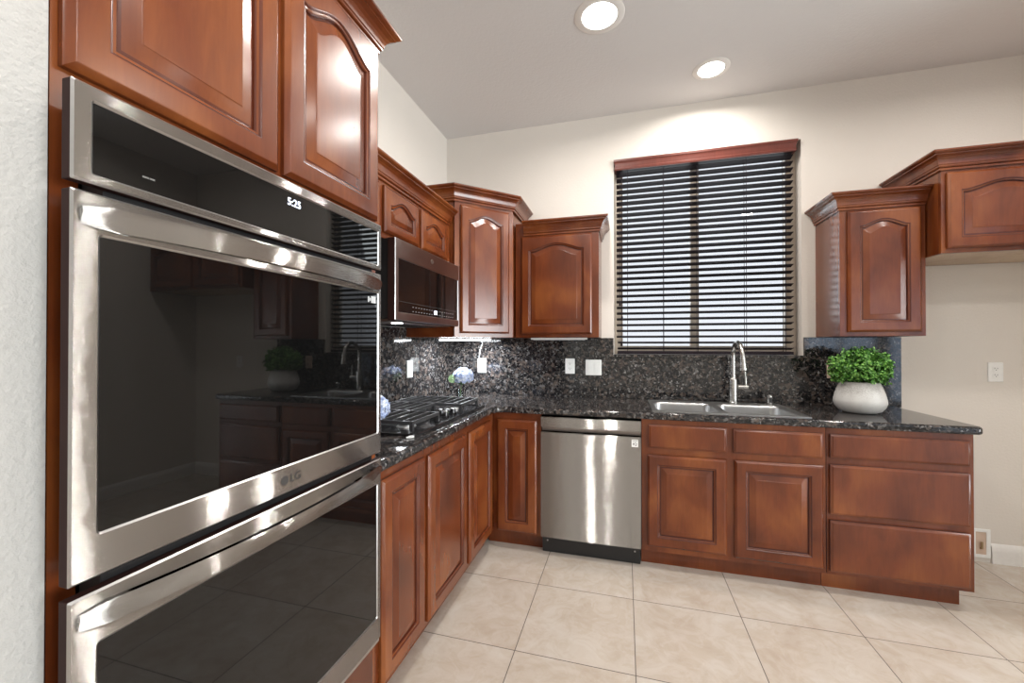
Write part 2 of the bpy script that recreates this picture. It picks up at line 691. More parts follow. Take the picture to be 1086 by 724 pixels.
struct('floor', BM((-0.15, XR + 0.15, YR - 0.15, 0.15, -0.12, 0.0)), M_TILE)
struct('ceiling', BM((-0.15, XR + 0.15, YR - 0.15, 0.15, HC, HC + 0.12)), M_CEIL)
struct('wall_left', BM((-0.15, 0.0, -2.7428, 0.15, 0.0, HC)), M_WALL)
WX0, WX1, WZ0, WZ1 = 1.364, 2.583, 1.228, 2.692
struct('wall_back', BM((0.0, WX0, 0, 0.15, 0, HC), (WX1, 4.16, 0, 0.15, 0, HC), (WX0, WX1, 0, 0.15, 0, WZ0), (WX0, WX1, 0, 0.15, WZ1, HC)), M_WALL)
struct('wall_right', BM((4.16, 4.31, -1.25, 0.15, 0, HC), (4.31, XR + 0.15, -1.25, -1.10, 0, HC)), M_WALL)
struct('wall_right_far', BM((XR, XR + 0.15, YR, -6.1, 0, HC), (XR, XR + 0.15, -2.5, -1.25, 0, HC), (XR, XR + 0.15, -6.1, -2.5, 2.4, HC), (XR, XR + 0.15, -6.1, -2.5, 0, 0.1)), M_WALL)
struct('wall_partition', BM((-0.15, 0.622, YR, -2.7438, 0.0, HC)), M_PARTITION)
# rear wall behind the camera: a window and a narrow glass door
rb = [(-0.15, 5.2, YR - 0.15, YR, 0, HC), (6.6, 6.7, YR - 0.15, YR, 0, HC), (7.5, XR + 0.15, YR - 0.15, YR, 0, HC),
      (5.2, 6.6, YR - 0.15, YR, 2.4, HC), (5.2, 6.6, YR - 0.15, YR, 0, 1.13), (6.7, 7.5, YR - 0.15, YR, 2.4, HC), (6.7, 7.5, YR - 0.15, YR, 0, 0.06)]
struct('wall_rear', BM(*rb), M_WALL)


def window_unit(name, x0, x1, y0, y1, z0, z1, fw, mull):
    bm = BM((x0, x0 + fw, y0, y1, z0, z1), (x1 - fw, x1, y0, y1, z0, z1), (x0 + fw, x1 - fw, y0, y1, z0, z0 + fw), (x0 + fw, x1 - fw, y0, y1, z1 - fw, z1))
    for m in mull:
        box(bm, m - 0.028, m + 0.028, y0, y1, z0 + fw, z1 - fw)
    w = struct(name, bm, M_VINYL if y0 > 0 else M_WHITEPAINT)
    ym = (y0 + y1) / 2
    xs = [x0 + fw] + [q for m in mull for q in (m - 0.028, m + 0.028)] + [x1 - fw]
    for a, b in zip(xs[::2], xs[1::2]):
        obj('pane', BM((a, b, ym - 0.002, ym + 0.002, z0 + fw, z1 - fw)), M_PANE, w)
    return w


window_unit('window_1', WX0 + 0.0005, WX1 - 0.0005, 0.095, 0.145, WZ0 + 0.012, WZ1 - 0.0005, 0.062, [1.937])
window_unit('window_2', 5.2005, 6.5995, YR - 0.12, YR - 0.05, 1.1305, 2.3995, 0.05, [5.9])
window_unit('door_1', 6.7005, 7.4995, YR - 0.12, YR - 0.05, 0.0605, 2.3995, 0.07, [])
wr = BM((XR + 0.05, XR + 0.12, -6.0995, -6.03, 0.1005, 2.3995), (XR + 0.05, XR + 0.12, -2.57, -2.5005, 0.1005, 2.3995), (XR + 0.05, XR + 0.12, -6.03, -2.57, 0.1005, 0.17), (XR + 0.05, XR + 0.12, -6.03, -2.57, 2.33, 2.3995), (XR + 0.05, XR + 0.12, -4.335, -4.265, 0.17, 2.33))
d2_ = struct('added_door', wr, M_WHITEPAINT)  # unseen glass door, added to let the fill light in
obj('pane', BM((XR + 0.083, XR + 0.087, -6.03, -4.335, 0.17, 2.33)), M_PANE, d2_)
obj('pane', BM((XR + 0.083, XR + 0.087, -4.265, -2.57, 0.17, 2.33)), M_PANE, d2_)
# outside the kitchen window
struct('garden_wall', BM((-4.0, 8.0, 5.0, 5.2, -0.3, 1.27)), M_OUTWALL)
struct('garden_ground', BM((-6.0, 10.0, 0.16, 6.0, -0.4, -0.3)), M_GROUND)

BASEP = [(0.0, 0.0), (0.014, 0.0), (0.014, 0.072), (0.011, 0.078), (0.011, 0.092), (0.007, 0.100), (0.003, 0.112), (0.0, 0.116)]


def baseboard(name, path):
    return struct(name, sweep(path, BASEP), M_WHITEPAINT)


baseboard('baseboard_back', [(3.5625, -0.0005), (4.1595, -0.0005)])
baseboard('baseboard_right', [(4.1595, -0.0150), (4.1595, -1.249)])
baseboard('baseboard_partition', [(0.6225, -7.08), (0.6225, -2.85)])

# ------------------------------------------------------------------ granite backsplash, sill, worktop
ZC = 0.914
bt = 0.018
TOPZ = 1.3605
bm = BM((0.0005, bt, -1.9235, -0.0185, ZC + 0.0005, TOPZ), (0.0005, bt, -1.9235, -0.6820, TOPZ, 1.4235), (0.0005, WX0 - 0.004, -bt, -0.0005, ZC + 0.0005, TOPZ),
        (WX0 - 0.004, WX1 + 0.008, -bt, -0.0005, ZC + 0.0005, WZ0 - 0.0085), (WX1 + 0.008, 3.118, -bt, -0.0005, ZC + 0.0005, TOPZ))
bs = obj('granite_backsplash', bm, M_GRANITE)
tag(bs, 'speckled dark granite backsplash lining both walls above the worktop', 'backsplash')
sill = obj('window_sill', BM((1.312, 2.605, -0.032, 0.094, WZ0 - 0.008, WZ0 + 0.0115), bev=0.003), M_GRANITE)
tag(sill, 'narrow granite sill under the closed blind', 'sill')
# keep the sill clear of the wall reveal
for v in sill.data.vertices:
    if v.co.y > -0.0008 and v.co.z < WZ0 + 0.001:
        v.co.z = max(v.co.z, WZ0 + 0.0004)
    if v.co.y > 0.0005:
        v.co.x = min(max(v.co.x, WX0 + 0.0008), WX1 - 0.0008)

RB = 0.058
arc = []
for k in range(9):
    a = -PI / 2 * k / 8
    arc.append((0.637 + RB - RB * math.cos(PI / 2 * k / 8), -0.637 - RB + RB * math.sin(PI / 2 * k / 8)))
outline = [(0.0005, -0.0005), (0.0005, -1.9235), (0.637, -1.9235)] + arc
rc = 0.03
for k in range(6):
    a = -PI / 2 + PI / 2 * k / 5
    outline.append((3.120 - rc + rc * math.cos(a), -0.637 + rc + rc * math.sin(a)))
outline.append((3.120, -0.0005))
prof = [(0.012, 0.8745), (0.006, 0.8755), (0.0012, 0.880), (0.0, 0.886), (0.0, 0.900), (0.0015, 0.906), (0.005, 0.911), (0.011, 0.9138), (0.014, 0.914)]


def wt_loop(o, z):
    q = offset_poly(outline, o)
    # wall sides stay on the wall
    q = [(max(x, 0.0005) if abs(p[0] - 0.0005) > 1e-6 else 0.0005, y if abs(p[1] + 0.0005) > 1e-6 else -0.0005) for (x, y), p in zip(q, outline)]
    return [(x, y, z) for x, y in q]


bm = loops_mesh([wt_loop(o, z) for o, z in prof], False, False)
bm.verts.ensure_lookup_table()
# top and bottom with the sink cut-out
SX0, SX1, SY0, SY1 = 1.615, 2.400, -0.555, -0.155
nL = len(outline)
top = [v for v in bm.verts if abs(v.co.z - 0.914) < 1e-6]
bot = [v for v in bm.verts if abs(v.co.z - 0.8745) < 1e-6]
hole_t = [bm.verts.new((x, y, 0.914)) for x, y in ((SX0, SY0), (SX1, SY0), (SX1, SY1), (SX0, SY1))]
hole_b = [bm.verts.new((x, y, 0.8745)) for x, y in ((SX0, SY0), (SX1, SY0), (SX1, SY1), (SX0, SY1))]
for i in range(4):
    j = (i + 1) % 4
    bm.faces.new((hole_t[i], hole_t[j], hole_b[j], hole_b[i]))


def holed(ring, hole):
    # ring order: 0 back-left, 1.. left run, arc, front, right-front, last = back-right
    iarc = 3 + 8
    n = len(ring)
    arcend = ring[iarc]
    # left region up to the hole's left side
    bm.faces.new(ring[0:iarc + 1] + [hole[0], hole[3]])
    bm.faces.new([arcend] + ring[iarc + 1:n - 1] + [hole[1], hole[0]])
    bm.faces.new([ring[n - 2], ring[n - 1], hole[2], hole[1]])
    bm.faces.new([ring[n - 1], ring[0], hole[3], hole[2]])


holed(top, hole_t)
holed(bot, hole_b)
wt = obj('granite_worktop', bm, M_GRANITE, ang=40)
tag(wt, 'L-shaped speckled dark granite worktop with rounded front edge', 'worktop')

# ------------------------------------------------------------------ tall oven cabinet
TY0, TY1 = -2.742, -1.926
TW = TY1 - TY0
tall = thing('oven_cabinet', 'tall cherry wood cabinet housing the double oven at the left edge', 'cabinet', (0.62, TY0, 0.0), RL)
D = 0.618
p = 0.018
obj('carcass', BM((0.0008, p, 0.019, D, 0.1, 2.385), (TW - p, TW - 0.0008, 0.019, D, 0.1, 2.385), (p, TW - p, D - 0.01, D, 0.1, 2.385),
                  (p, TW - p, 0.019, D - 0.01, 0.335, 0.353), (p, TW - p, 0.019, D - 0.01, 1.712, 1.73), (p, TW - p, 0.019, D - 0.01, 2.29, 2.308),
                  (p, TW - p, 0.019, D - 0.01, 0.1, 0.118)), M_WOOD, tall)
sl = 0.034
obj('face_frame', BM((0.0008, sl, 0, 0.0185, 0.1, 2.388), (TW - sl, TW - 0.0008, 0, 0.0185, 0.1, 2.388), (sl, TW - sl, 0, 0.0185, 0.1, 0.372),
                     (sl, TW - sl, 0, 0.0185, 1.702, 1.76), (sl, TW - sl, 0, 0.0185, 2.24, 2.388), (0.38, 0.435, 0, 0.0185, 1.76, 2.24)), M_WOOD, tall)
obj('toe_kick', BM((0.0008, TW - 0.0008, 0.065, 0.085, 0.0, 0.0995)), M_WOOD, tall)
make_door(tall, 0.009, 0.400, 1.733, 2.312, 0.050, sw=0.057)
make_door(tall, 0.418, 0.809, 1.733, 2.312, 0.050, sw=0.057)
make_drawer(tall, 0.03, TW - 0.03, 0.125, 0.352)
crown(tall, [(0.0, 0.0), (TW, 0.0), (TW, D)], 2.312, 1.0, 0.84)

# ------------------------------------------------------------------ double oven
OY0, OW = -2.752, 0.755
oven = thing('double_oven', 'stainless steel double wall oven with dark glass doors and bowed handles', 'oven', (0.69, OY0, 0.385), RL)


def framed(parent, name, x0, x1, z0, z1, gx0, gx1, gz0, gz1, t, glass_name, r=0.006, mat=None, edge=None):
    """metal frame around a recessed glass with a bright bevelled rim"""
    def lp(a0, a1, b0, b1, rad, y):
        return [(x, y, z) for x, z in rrect(a0, a1, b0, b1, rad, 4)]
    lps = [lp(x0 + 0.0005, x1 - 0.0005, z0 + 0.0005, z1 - 0.0005, 0.001, t), lp(x0, x1, z0, z1, 0.002, t * 0.9), lp(x0, x1, z0, z1, 0.002, 0.003), lp(x0 + 0.003, x1 - 0.003, z0 + 0.003, z1 - 0.003, 0.002, 0.0),
           lp(gx0 - 0.003, gx1 + 0.003, gz0 - 0.003, gz1 + 0.003, r + 0.003, 0.0), lp(gx0, gx1, gz0, gz1, r, 0.0025), lp(gx0, gx1, gz0, gz1, r, 0.006)]
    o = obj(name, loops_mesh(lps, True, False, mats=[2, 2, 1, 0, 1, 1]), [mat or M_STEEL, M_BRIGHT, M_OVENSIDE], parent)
    g = obj(glass_name, loops_mesh([lp(gx0 + 0.0002, gx1 - 0.0002, gz0 + 0.0002, gz1 - 0.0002, r, 0.0062), lp(gx0 + 0.0002, gx1 - 0.0002, gz0 + 0.0002, gz1 - 0.0002, r, 0.003)]), M_BLACKGLASS, o)
    return o, g


def blade(parent, x0, x1, zc, h, bow, t=0.010, n=40):
    lps = []
    for i in range(n + 1):
        s = i / n
        x = x0 + (x1 - x0) * s
        q = 1 - abs(2 * s - 1) ** 2.2
        y = -0.004 - bow * q
        # ends taper and slope to the door
        e = min(1.0, min(s, 1 - s) / 0.05)
        hh = h * (0.72 + 0.28 * e ** 0.6)
        zz = zc
        # blade leans: lower edge a little closer to the door
        pr = [(0.0, 0.5), (-0.0015, 0.46), (-0.003, 0.2), (-0.003, -0.2), (-0.0005, -0.46), (0.0015, -0.5), (t, -0.5), (t, 0.5)]
        sk = (0.028 if i == 0 else 0.0)
        lps.append([(x, y + a + (0.004 if b < 0 else 0) * 1.0, zz + b * hh) for a, b in pr])
    # returns to the door at both ends
    first = [(x0 - 0.004 if z > zc else x0 + 0.012, 0.001, z) for (x, y, z) in lps[0]]
    last = [(x1 + 0.004 if z > zc else x1 - 0.006, 0.001, z) for (x, y, z) in lps[-1]]
    return obj('handle', loops_mesh(lps), M_STEEL, parent, ang=40)


ctl, cg = framed(oven, 'control_panel', 0, OW, 1.166, 1.31, 0.025, OW - 0.018, 1.181, 1.286, 0.021, 'display_glass', 0.002)
text('clock_digits', '5:25', 0.024, ctl, (0.402, 0.0022, 1.263), (PI / 2, 0, 0), M_DIGIT)
obj('panel_marking', BM((0.089, 0.0985, 0.0020, 0.0028, 1.2015, 1.2045), (0.0995, 0.107, 0.0020, 0.0028, 1.2015, 1.2045)), M_GREYPRINT, ctl)
up, ug = framed(oven, 'upper_door', 0, OW, 0.588, 1.153, 0.034, OW - 0.018, 0.652, 1.091, 0.021, 'window_glass', 0.004)
lo, lg = framed(oven, 'lower_door', 0, OW, 0.0, 0.568, 0.034, OW - 0.020, 0.072, 0.49, 0.021, 'window_glass', 0.004)
blade(up, 0.010, OW - 0.006, 1.117, 0.036, 0.043)
blade(lo, 0.010, OW - 0.006, 0.533, 0.036, 0.043)
lgm = obj('round_emblem', lathe([(0.0105, 0), (0.0105, 0.0006)], 28), M_EMBLEM, up, (0.374, -0.0003, 0.619), (PI / 2, 0, 0))
text('emblem_lettering', 'LG', 0.027, up, (0.406, -0.0005, 0.619), (PI / 2, 0, 0), M_EMBLEM)
stk = obj('window_sticker', BM((0.704, 0.727, 0.0018, 0.0028, 1.058, 1.079)), M_LIGHTPRINT, up)
st2 = obj('sticker_print', BM((0.688, 0.694, 0.0018, 0.0028, 1.060, 1.077), (0.697, 0.702, 0.0018, 0.0028, 1.064, 1.073), (0.709, 0.722, 0.001, 0.0017, 1.063, 1.066), (0.709, 0.722, 0.001, 0.0017, 1.069, 1.072)), M_LIGHTPRINT, up)
st2.data.materials.append(M_SLOT)
obj('body', BM((0.050, OW - 0.010, 0.092, 0.60, -0.025, 1.30)), M_BLACK, oven)
obj('trim_flange', BM((0.048, OW - 0.020, 0.0215, 0.0692, -0.004, 1.300)), M_BLACK, oven)
obj('bottom_trim', BM((0, OW, 0.006, 0.021, -0.014, -0.0015), bev=0.001), M_BRIGHT, oven)

# ------------------------------------------------------------------ base cabinets
YF = 0.61      # face frame plane distance from wall


def base_cab(label, loc, rz, W, name='base_cabinet', D=0.606, toe=(0.0, None), frame_z1=0.8735):
    c = thing(name, label, 'cabinet', loc, rz)
    carcass(c, W, D, 0.8735, top=False, z0=0.1)
    face_frame(c, W, 0.1, frame_z1)
    t0, t1 = toe
    obj('toe_kick', BM((t0 + 0.0008, (W if t1 is None else t1) - 0.0008, 0.062, 0.082, 0.0, 0.0995)), M_WOOD, c)
    return c


c = base_cab('narrow single-door cherry base cabinet beside the lower oven door', (YF, -1.924, 0), RL, 0.364)
make_door(c, 0.034, 0.347, 0.122, 0.838)
c = base_cab('two-door cherry base cabinet under the gas cooktop', (YF, -1.5595, 0), RL, 0.948)
make_door(c, 0.0175, 0.4535, 0.120, 0.834)
make_door(c, 0.4945, 0.888, 0.120, 0.832)
# corner unit: face between the runs
c = thing('corner_base_cabinet', 'narrow cherry base cabinet in the inner corner beside the dishwasher', 'cabinet', (0.6115, -0.61, 0), 0)
W = 0.3185
obj('carcass', BM((-0.60, W - 0.001, 0.59, 0.606, 0.1, 0.8735), (W - 0.018, W - 0.001, 0.019, 0.589, 0.1, 0.8735), (-0.60, W - 0.019, 0.019, 0.589, 0.1, 0.116)), M_WOOD, c)
face_frame(c, W, 0.1, 0.8735)
obj('toe_kick', BM((-0.05, W - 0.0008, 0.062, 0.082, 0.0, 0.0995)), M_WOOD, c)
make_door(c, 0.030, 0.293, 0.116, 0.832, sw=0.06)

c = base_cab('two-door cherry sink base cabinet right of the dishwasher', (1.5345, -YF, 0), 0, 0.934, 'sink_base_cabinet')
ox = 1.5345
make_drawer(c, 1.573 - ox, 1.990 - ox, 0.708, 0.846, 'false_drawer_front')
make_drawer(c, 2.022 - ox, 2.450 - ox, 0.708, 0.844, 'false_drawer_front')
make_door(c, 1.568 - ox, 1.989 - ox, 0.134, 0.668)
make_door(c, 2.028 - ox, 2.452 - ox, 0.128, 0.670)
c = base_cab('three-drawer cherry base cabinet under the potted plant at the right end', (2.4695, -YF, 0), 0, 0.6195, 'drawer_base_cabinet', toe=(0, 0.598))
ox = 2.4695
make_drawer(c, 2.483 - ox, 3.067 - ox, 0.717, 0.842)
make_drawer(c, 2.482 - ox, 3.067 - ox, 0.420, 0.682)
make_drawer(c, 2.481 - ox, 3.067 - ox, 0.120, 0.389)
obj('toe_kick_return', BM((0.577, 0.5972, 0.0825, 0.605, 0.0, 0.0995)), M_WOOD, c)

# ------------------------------------------------------------------ dishwasher
dw = thing('dishwasher', 'stainless steel dishwasher between the corner cabinet and sink cabinet', 'dishwasher', (0.9325, -0.637, 0), 0)
DW = 0.5995


def bowed(x0, x1, z0, z1, bow, t, n=24):
    lps = []
    for z, ins in ((z0, 0.004), (z0 + 0.004, 0.0), (z1 - 0.006, 0.0), (z1, 0.006)):
        fr = []
        for i in range(n + 1):
            s = i / n
            y = ins - bow * (1 - (2 * s - 1) ** 2)
            fr.append((x0 + (x1 - x0) * s, y, z))
        lps.append(fr + [(x1, t, z), (x0, t, z)])
    return loops_mesh(lps)


door = obj('door', bowed(0.001, DW - 0.001, 0.112, 0.768, 0.004, 0.05), M_STEEL, dw, ang=45)
obj('top_band', bowed(0.001, DW - 0.001, 0.797, 0.8625, 0.002, 0.05), M_STEEL, dw, ang=45)
obj('pocket_handle', loops_mesh([[(0.001, 0.045, 0.768), (0.001, 0.045, 0.797), (0.001, 0.0505, 0.797), (0.001, 0.0505, 0.768)], [(DW - 0.001, 0.045, 0.768), (DW - 0.001, 0.045, 0.797), (DW - 0.001, 0.0505, 0.797), (DW - 0.001, 0.0505, 0.768)]]), M_STEEL_DARK, dw)
obj('kick_plate', BM((0.003, DW - 0.003, 0.045, 0.06, 0.004, 0.108), bev=0.002), M_BLACK, dw)
for x in (0.035, DW - 0.035):
    obj('screw', lathe([(0.005, 0), (0.005, 0.002), (0.003, 0.003)], 14), M_BRIGHT, dw, (x, 0.0452, 0.075), (PI / 2, 0, 0))
bd = obj('badge', BM((0.546, 0.583, -0.0028, 0.0012, 0.710, 0.752)), M_WHITE, door)
text('badge_print', 'IQ', 0.022, door, (0.5645, -0.0031, 0.727), (PI / 2, 0, 0), M_EMBLEM, bold=0.0004, ext=0.0002)
obj('badge_caption_line', BM((0.550, 0.579, -0.0031, -0.0029, 0.7435, 0.7465)), M_GREYPRINT, door)
obj('tub', BM((0.006, DW - 0.006, 0.0612, 0.60, 0.01, 0.862)), M_BLACK, dw)

# ------------------------------------------------------------------ wall cabinets
YU = 0.315
# over the microwave
W = 1.925 - 0.682
c = thing('over_microwave_cabinet', 'low cherry wall cabinet with small arched doors above the microwave', 'cabinet', (0.331, -1.9245, 1.822), RL)
carcass(c, W, 0.330, 0.365)
face_frame(c, W, 0.0, 0.365)
oy = -1.9245
make_door(c, 0.034, 0.434, 0.028, 0.250, 0.045, sw=0.046, sl=0.6)
make_door(c, -1.447 - oy, -1.120 - oy, 0.028, 0.250, 0.040, sw=0.046, sl=0.6)
make_door(c, -1.083 - oy, -0.757 - oy, 0.028, 0.250, 0.040, sw=0.046, sl=0.6)
crown(c, [(0.0, 0.0), (W, 0.0)], 0.268)

# diagonal corner
c = thing('corner_wall_cabinet', 'tall diagonal cherry wall cabinet filling the room corner', 'cabinet', (0.365, -0.680, 1.362), PI / 4)
Minv = (Matrix.Translation((0.365, -0.680, 0)) @ Matrix.Rotation(PI / 4, 4, 'Z')).inverted()


def loc2(x, y):
    v = Minv @ Vector((x, y, 0))
    return (v.x, v.y)


W = 0.315 * math.sqrt(2)
pent = [loc2(0.378, -0.6665), loc2(0.6665, -0.378), loc2(0.679, -0.3655), loc2(0.679, -0.0025), loc2(0.0025, -0.0025), loc2(0.0025, -0.679), loc2(0.3645, -0.679)]
pent = [loc2(0.3645, -0.679), loc2(0.679, -0.3645), loc2(0.679, -0.0025), loc2(0.0025, -0.0025), loc2(0.0025, -0.679)]
sh = [(x, y + 0.012 if i < 2 else y) for i, (x, y) in enumerate(pent)]
obj('carcass', loops_mesh([[(x, y, 0) for x, y in sh], [(x, y, 0.985) for x, y in sh]]), M_WOOD, c)
obj('face_frame', BM((0.0015, W - 0.0015, 0.0, 0.0118, 0.0, 0.985), bev=0.001), M_WOOD, c)
make_door(c, 0.040, W - 0.040, 0.026, 0.872, 0.040, sw=0.056)
path = [loc2(0.003, -0.680), loc2(0.365, -0.680), loc2(0.680, -0.365), loc2(0.680, -0.003)]
crown(c, path, 0.892)

# back wall, left of the window
c = thing('wall_cabinet', 'single-door cherry wall cabinet left of the window', 'cabinet', (0.6815, -YU, 1.362), 0)
W = 1.272 - 0.6815
carcass(c, W, YU - 0.002, 0.818)
face_frame(c, W, 0, 0.818)
ox = 0.6815
make_door(c, 0.728 - ox, 1.226 - ox, 0.024, 0.716, 0.044)
crown(c, [(0.064, 0.0), (W, 0.0), (W, YU - 0.003)], 0.724)
# back wall, right of the window
c = thing('wall_cabinet', 'single-door cherry wall cabinet above the potted plant', 'cabinet', (2.662, -YU, 1.362), 0)
W = 3.074 - 2.662
carcass(c, W, YU - 0.002, 0.818)
face_frame(c, W, 0, 0.818)
ox = 2.662
make_door(c, 2.699 - ox, 3.049 - ox, 0.024, 0.730, 0.036)
crown(c, [(0.0, YU - 0.003), (0.0, 0.0), (W, 0.0)], 0.738)
# over the fridge space
c = thing('fridge_cabinet', 'deeper cherry wall cabinet above the empty refrigerator space', 'cabinet', (3.0765, -0.425, 1.802), 0)
W = 4.155 - 3.0765
carcass(c, W, 0.423, 0.53, bottom=False)
face_frame(c, W, 0, 0.53)
obj('bottom_panel', BM((0.0168, W - 0.0168, 0.0192, 0.414, 0.0, 0.014)), M_UNDER, c)
make_door(c, 0.022, 0.520, 0.022, 0.428, 0.042)
make_door(c, 0.558, 1.056, 0.022, 0.428, 0.042)
crown(c, [(0.0, 0.090), (0.0, 0.0), (W, 0.0)], 0.442)
obj('crown_return', sweep([(0.0, 0.4205), (0.0, 0.0905)], [(p_ * 1.0 + 0.0004, 0.442 + q_) for p_, q_ in CROWN]), M_WOOD, c, ang=25)

# ------------------------------------------------------------------ microwave
mw = thing('microwave', 'stainless over-range microwave hanging above the cooktop', 'microwave', (0.405, -1.452, 1.425), RL)
MW, MH = 0.752, 0.394
obj('case', BM((0.004, MW - 0.004, 0.041, 0.386, 0.012, MH - 0.001), bev=0.002), M_BLACK, mw)
d, g = framed(mw, 'door', 0, MW, 0.004, MH, 0.030, MW - 0.014, 0.044, 0.300, 0.040, 'door_glass', 0.002, mat=M_STEEL_DARK)
obj('badge', lathe([(0.013, 0), (0.013, 0.0015), (0.0105, 0.0022), (0.010, 0.0015)], 30), M_BRIGHT, d, (0.376, 0.0, 0.350), (PI / 2, 0, 0))
for r_ in range(2):
    for k in range(17):
        x = 0.17 + k * 0.030 + (0.012 if k > 8 else 0)
        z = 0.056 + r_ * 0.022
        obj('touch_button', BM((x - 0.0045, x + 0.0045, 0.0018, 0.0028, z - 0.002, z + 0.002)), M_MIDPRINT, d)
obj('control_display', BM((0.408, 0.442, 0.0018, 0.0028, 0.058, 0.080)), M_DIGIT, d)
obj('control_divider', BM((0.032, MW - 0.016, 0.0018, 0.0027, 0.0955, 0.0975)), M_SLOT, d)
obj('vent_panel', BM((0.02, MW - 0.02, 0.05, 0.372, 0.0, 0.0115), bev=0.002), M_STEEL_DARK, mw)
ln = obj('task_lamp', lathe([(0.028, 0), (0.028, 0.003)], 20), M_LED, mw, (0.18, 0.10, -0.0035))
for a, b in ((0.28, 0.50), (0.52, 0.70)):
    bm = bmesh.new()
    for k in range(7):
        box(bm, a, b, 0.14 + k * 0.026, 0.153 + k * 0.026, -0.004, -0.0005)
    obj('grease_filter', bm, M_BLACK, mw)

# ------------------------------------------------------------------ cooktop
ck = thing('gas_cooktop', 'black gas cooktop with cast iron grates set in the left worktop', 'cooktop', (0.575, -1.555, ZC + 0.0005), RL)
CW, CD = 0.895, 0.515
trayl = []
for ins, z in ((0.0, 0.0), (0.0, 0.009), (0.004, 0.012), (0.020, 0.012), (0.028, 0.006)):
    trayl.append([(x, y, z) for x, y in rrect(ins, CW - ins, ins, CD - ins, 0.018 - min(0.012, ins * 0.4), 4)])
obj('tray', loops_mesh(trayl), M_ENAMEL, ck)


def bar(bm, a, b, w, z0, z1):
    a = Vector(a)
    b = Vector(b)
    d_ = (b - a).normalized()
    nrm = Vector((-d_.y, d_.x)) * w / 2
    lp0 = [(a.x + nrm.x, a.y + nrm.y), (a.x - nrm.x, a.y - nrm.y), (b.x - nrm.x, b.y - nrm.y), (b.x + nrm.x, b.y + nrm.y)]
    loops_mesh([[(x, y, z0) for x, y in lp0], [(x, y, z1 - 0.003) for x, y in lp0],
                [(x + (0.0018 if x < (a.x + b.x) / 2 else -0.0018), y + (0.0018 if y < (a.y + b.y) / 2 else -0.0018), z1) for x, y in lp0]], bm=bm)


def grate(x0, x1, y0, y1, nb):
    bm = bmesh.new()
    zt = 0.058
    bar(bm, (x0, y0 + 0.006), (x1, y0 + 0.006), 0.012, 0.043, zt)
    bar(bm, (x0, y1 - 0.006), (x1, y1 - 0.006), 0.012, 0.043, zt)
    bar(bm, (x0 + 0.006, y0 + 0.0125), (x0 + 0.006, y1 - 0.0125), 0.012, 0.043, zt)
    bar(bm, (x1 - 0.006, y0 + 0.0125), (x1 - 0.006, y1 - 0.0125), 0.012, 0.043, zt)
    for k in range(1, nb):
        y = y0 + (y1 - y0) * k / nb
        bar(bm, (x0 + 0.0125, y), (x1 - 0.0125, y), 0.010, 0.045, zt + 0.001)
    xm = (x0 + x1) / 2
    bar(bm, (xm, y0 + 0.0125), (xm, y1 - 0.0125), 0.010, 0.036, 0.0445)
    for x in (x0 + 0.008, x1 - 0.008):
        for y in (y0 + 0.008, y1 - 0.008):
            box(bm, x - 0.008, x + 0.008, y - 0.008, y + 0.008, 0.0125, 0.0428)
    return obj('grate', bm, M_IRON, ck)


grate(0.032, 0.306, 0.040, 0.478, 8)
grate(0.312, 0.582, 0.200, 0.478, 5)
grate(0.588, 0.863, 0.040, 0.478, 8)
for x, y, r in ((0.17, 0.15, 0.036), (0.17, 0.37, 0.045), (0.447, 0.34, 0.055), (0.726, 0.15, 0.045), (0.726, 0.37, 0.036)):
    b_ = obj('burner', lathe([(r + 0.012, 0.0062), (r + 0.010, 0.010), (r, 0.012), (r, 0.017)], 30), M_SINK, ck, (x, y, 0))
    obj('burner_cap', lathe([(r * 0.92, 0.0172), (r * 0.95, 0.020), (r * 0.9, 0.023), (r * 0.3, 0.0238)], 30), M_IRON, b_)
for x, y in ((0.350, 0.075), (0.400, 0.125), (0.450, 0.075), (0.500, 0.125), (0.548, 0.075)):
    k_ = obj('knob', lathe([(0.021, 0.0062), (0.021, 0.010), (0.017, 0.013), (0.0155, 0.034), (0.013, 0.037)], 26), M_ENAMEL, ck, (x, y, 0))
    obj('knob_cap', lathe([(0.0125, 0.0372), (0.0115, 0.0385)], 22), M_BRIGHT, k_)

# ------------------------------------------------------------------ sink
sk = thing('kitchen_sink', 'stainless steel double-bowl sink set into the worktop below the window', 'sink', (0, 0, 0), 0)
sk.location = (2.01, -0.33, ZC)
OX, OY = 2.01, -0.33


def bowl(name, x0, x1, bx0, bx1):
    ry0, ry1 = -0.578, -0.075
    by0, by1 = -0.545, -0.170
    zs = 0.0008

    def L(a0, a1, c0, c1, r, z):
        return [(x - OX, y - OY, z) for x, y in rrect(a0, a1, c0, c1, r, 7)]
    lps = [L(x0, x1, ry0, ry1, 0.004, zs), L(x0, x1, ry0, ry1, 0.004, 0.004), L(x0 + 0.004, x1 - 0.004, ry0 + 0.004, ry1 - 0.004, 0.006, 0.006),
           L(bx0 - 0.008, bx1 + 0.008, by0 - 0.008, by1 + 0.008, 0.062, 0.005), L(bx0, bx1, by0, by1, 0.056, 0.0), L(bx0 + 0.004, bx1 - 0.004, by0 + 0.004, by1 - 0.004, 0.054, -0.012),
           L(bx0 + 0.012, bx1 - 0.012, by0 + 0.012, by1 - 0.012, 0.050, -0.145), L(bx0 + 0.035, bx1 - 0.035, by0 + 0.035, by1 - 0.035, 0.045, -0.172),
           L((bx0 + bx1) / 2 - 0.045, (bx0 + bx1) / 2 + 0.045, -0.40, -0.31, 0.0445, -0.178)]
    b_ = obj(name, loops_mesh(lps, False, True), M_SINK, sk, ang=50)
    obj('drain', lathe([(0.042, -0.1778), (0.040, -0.1755), (0.032, -0.1755), (0.030, -0.1775)], 26), M_BRIGHT, b_, ((bx0 + bx1) / 2 - OX, -0.355 - OY, 0))


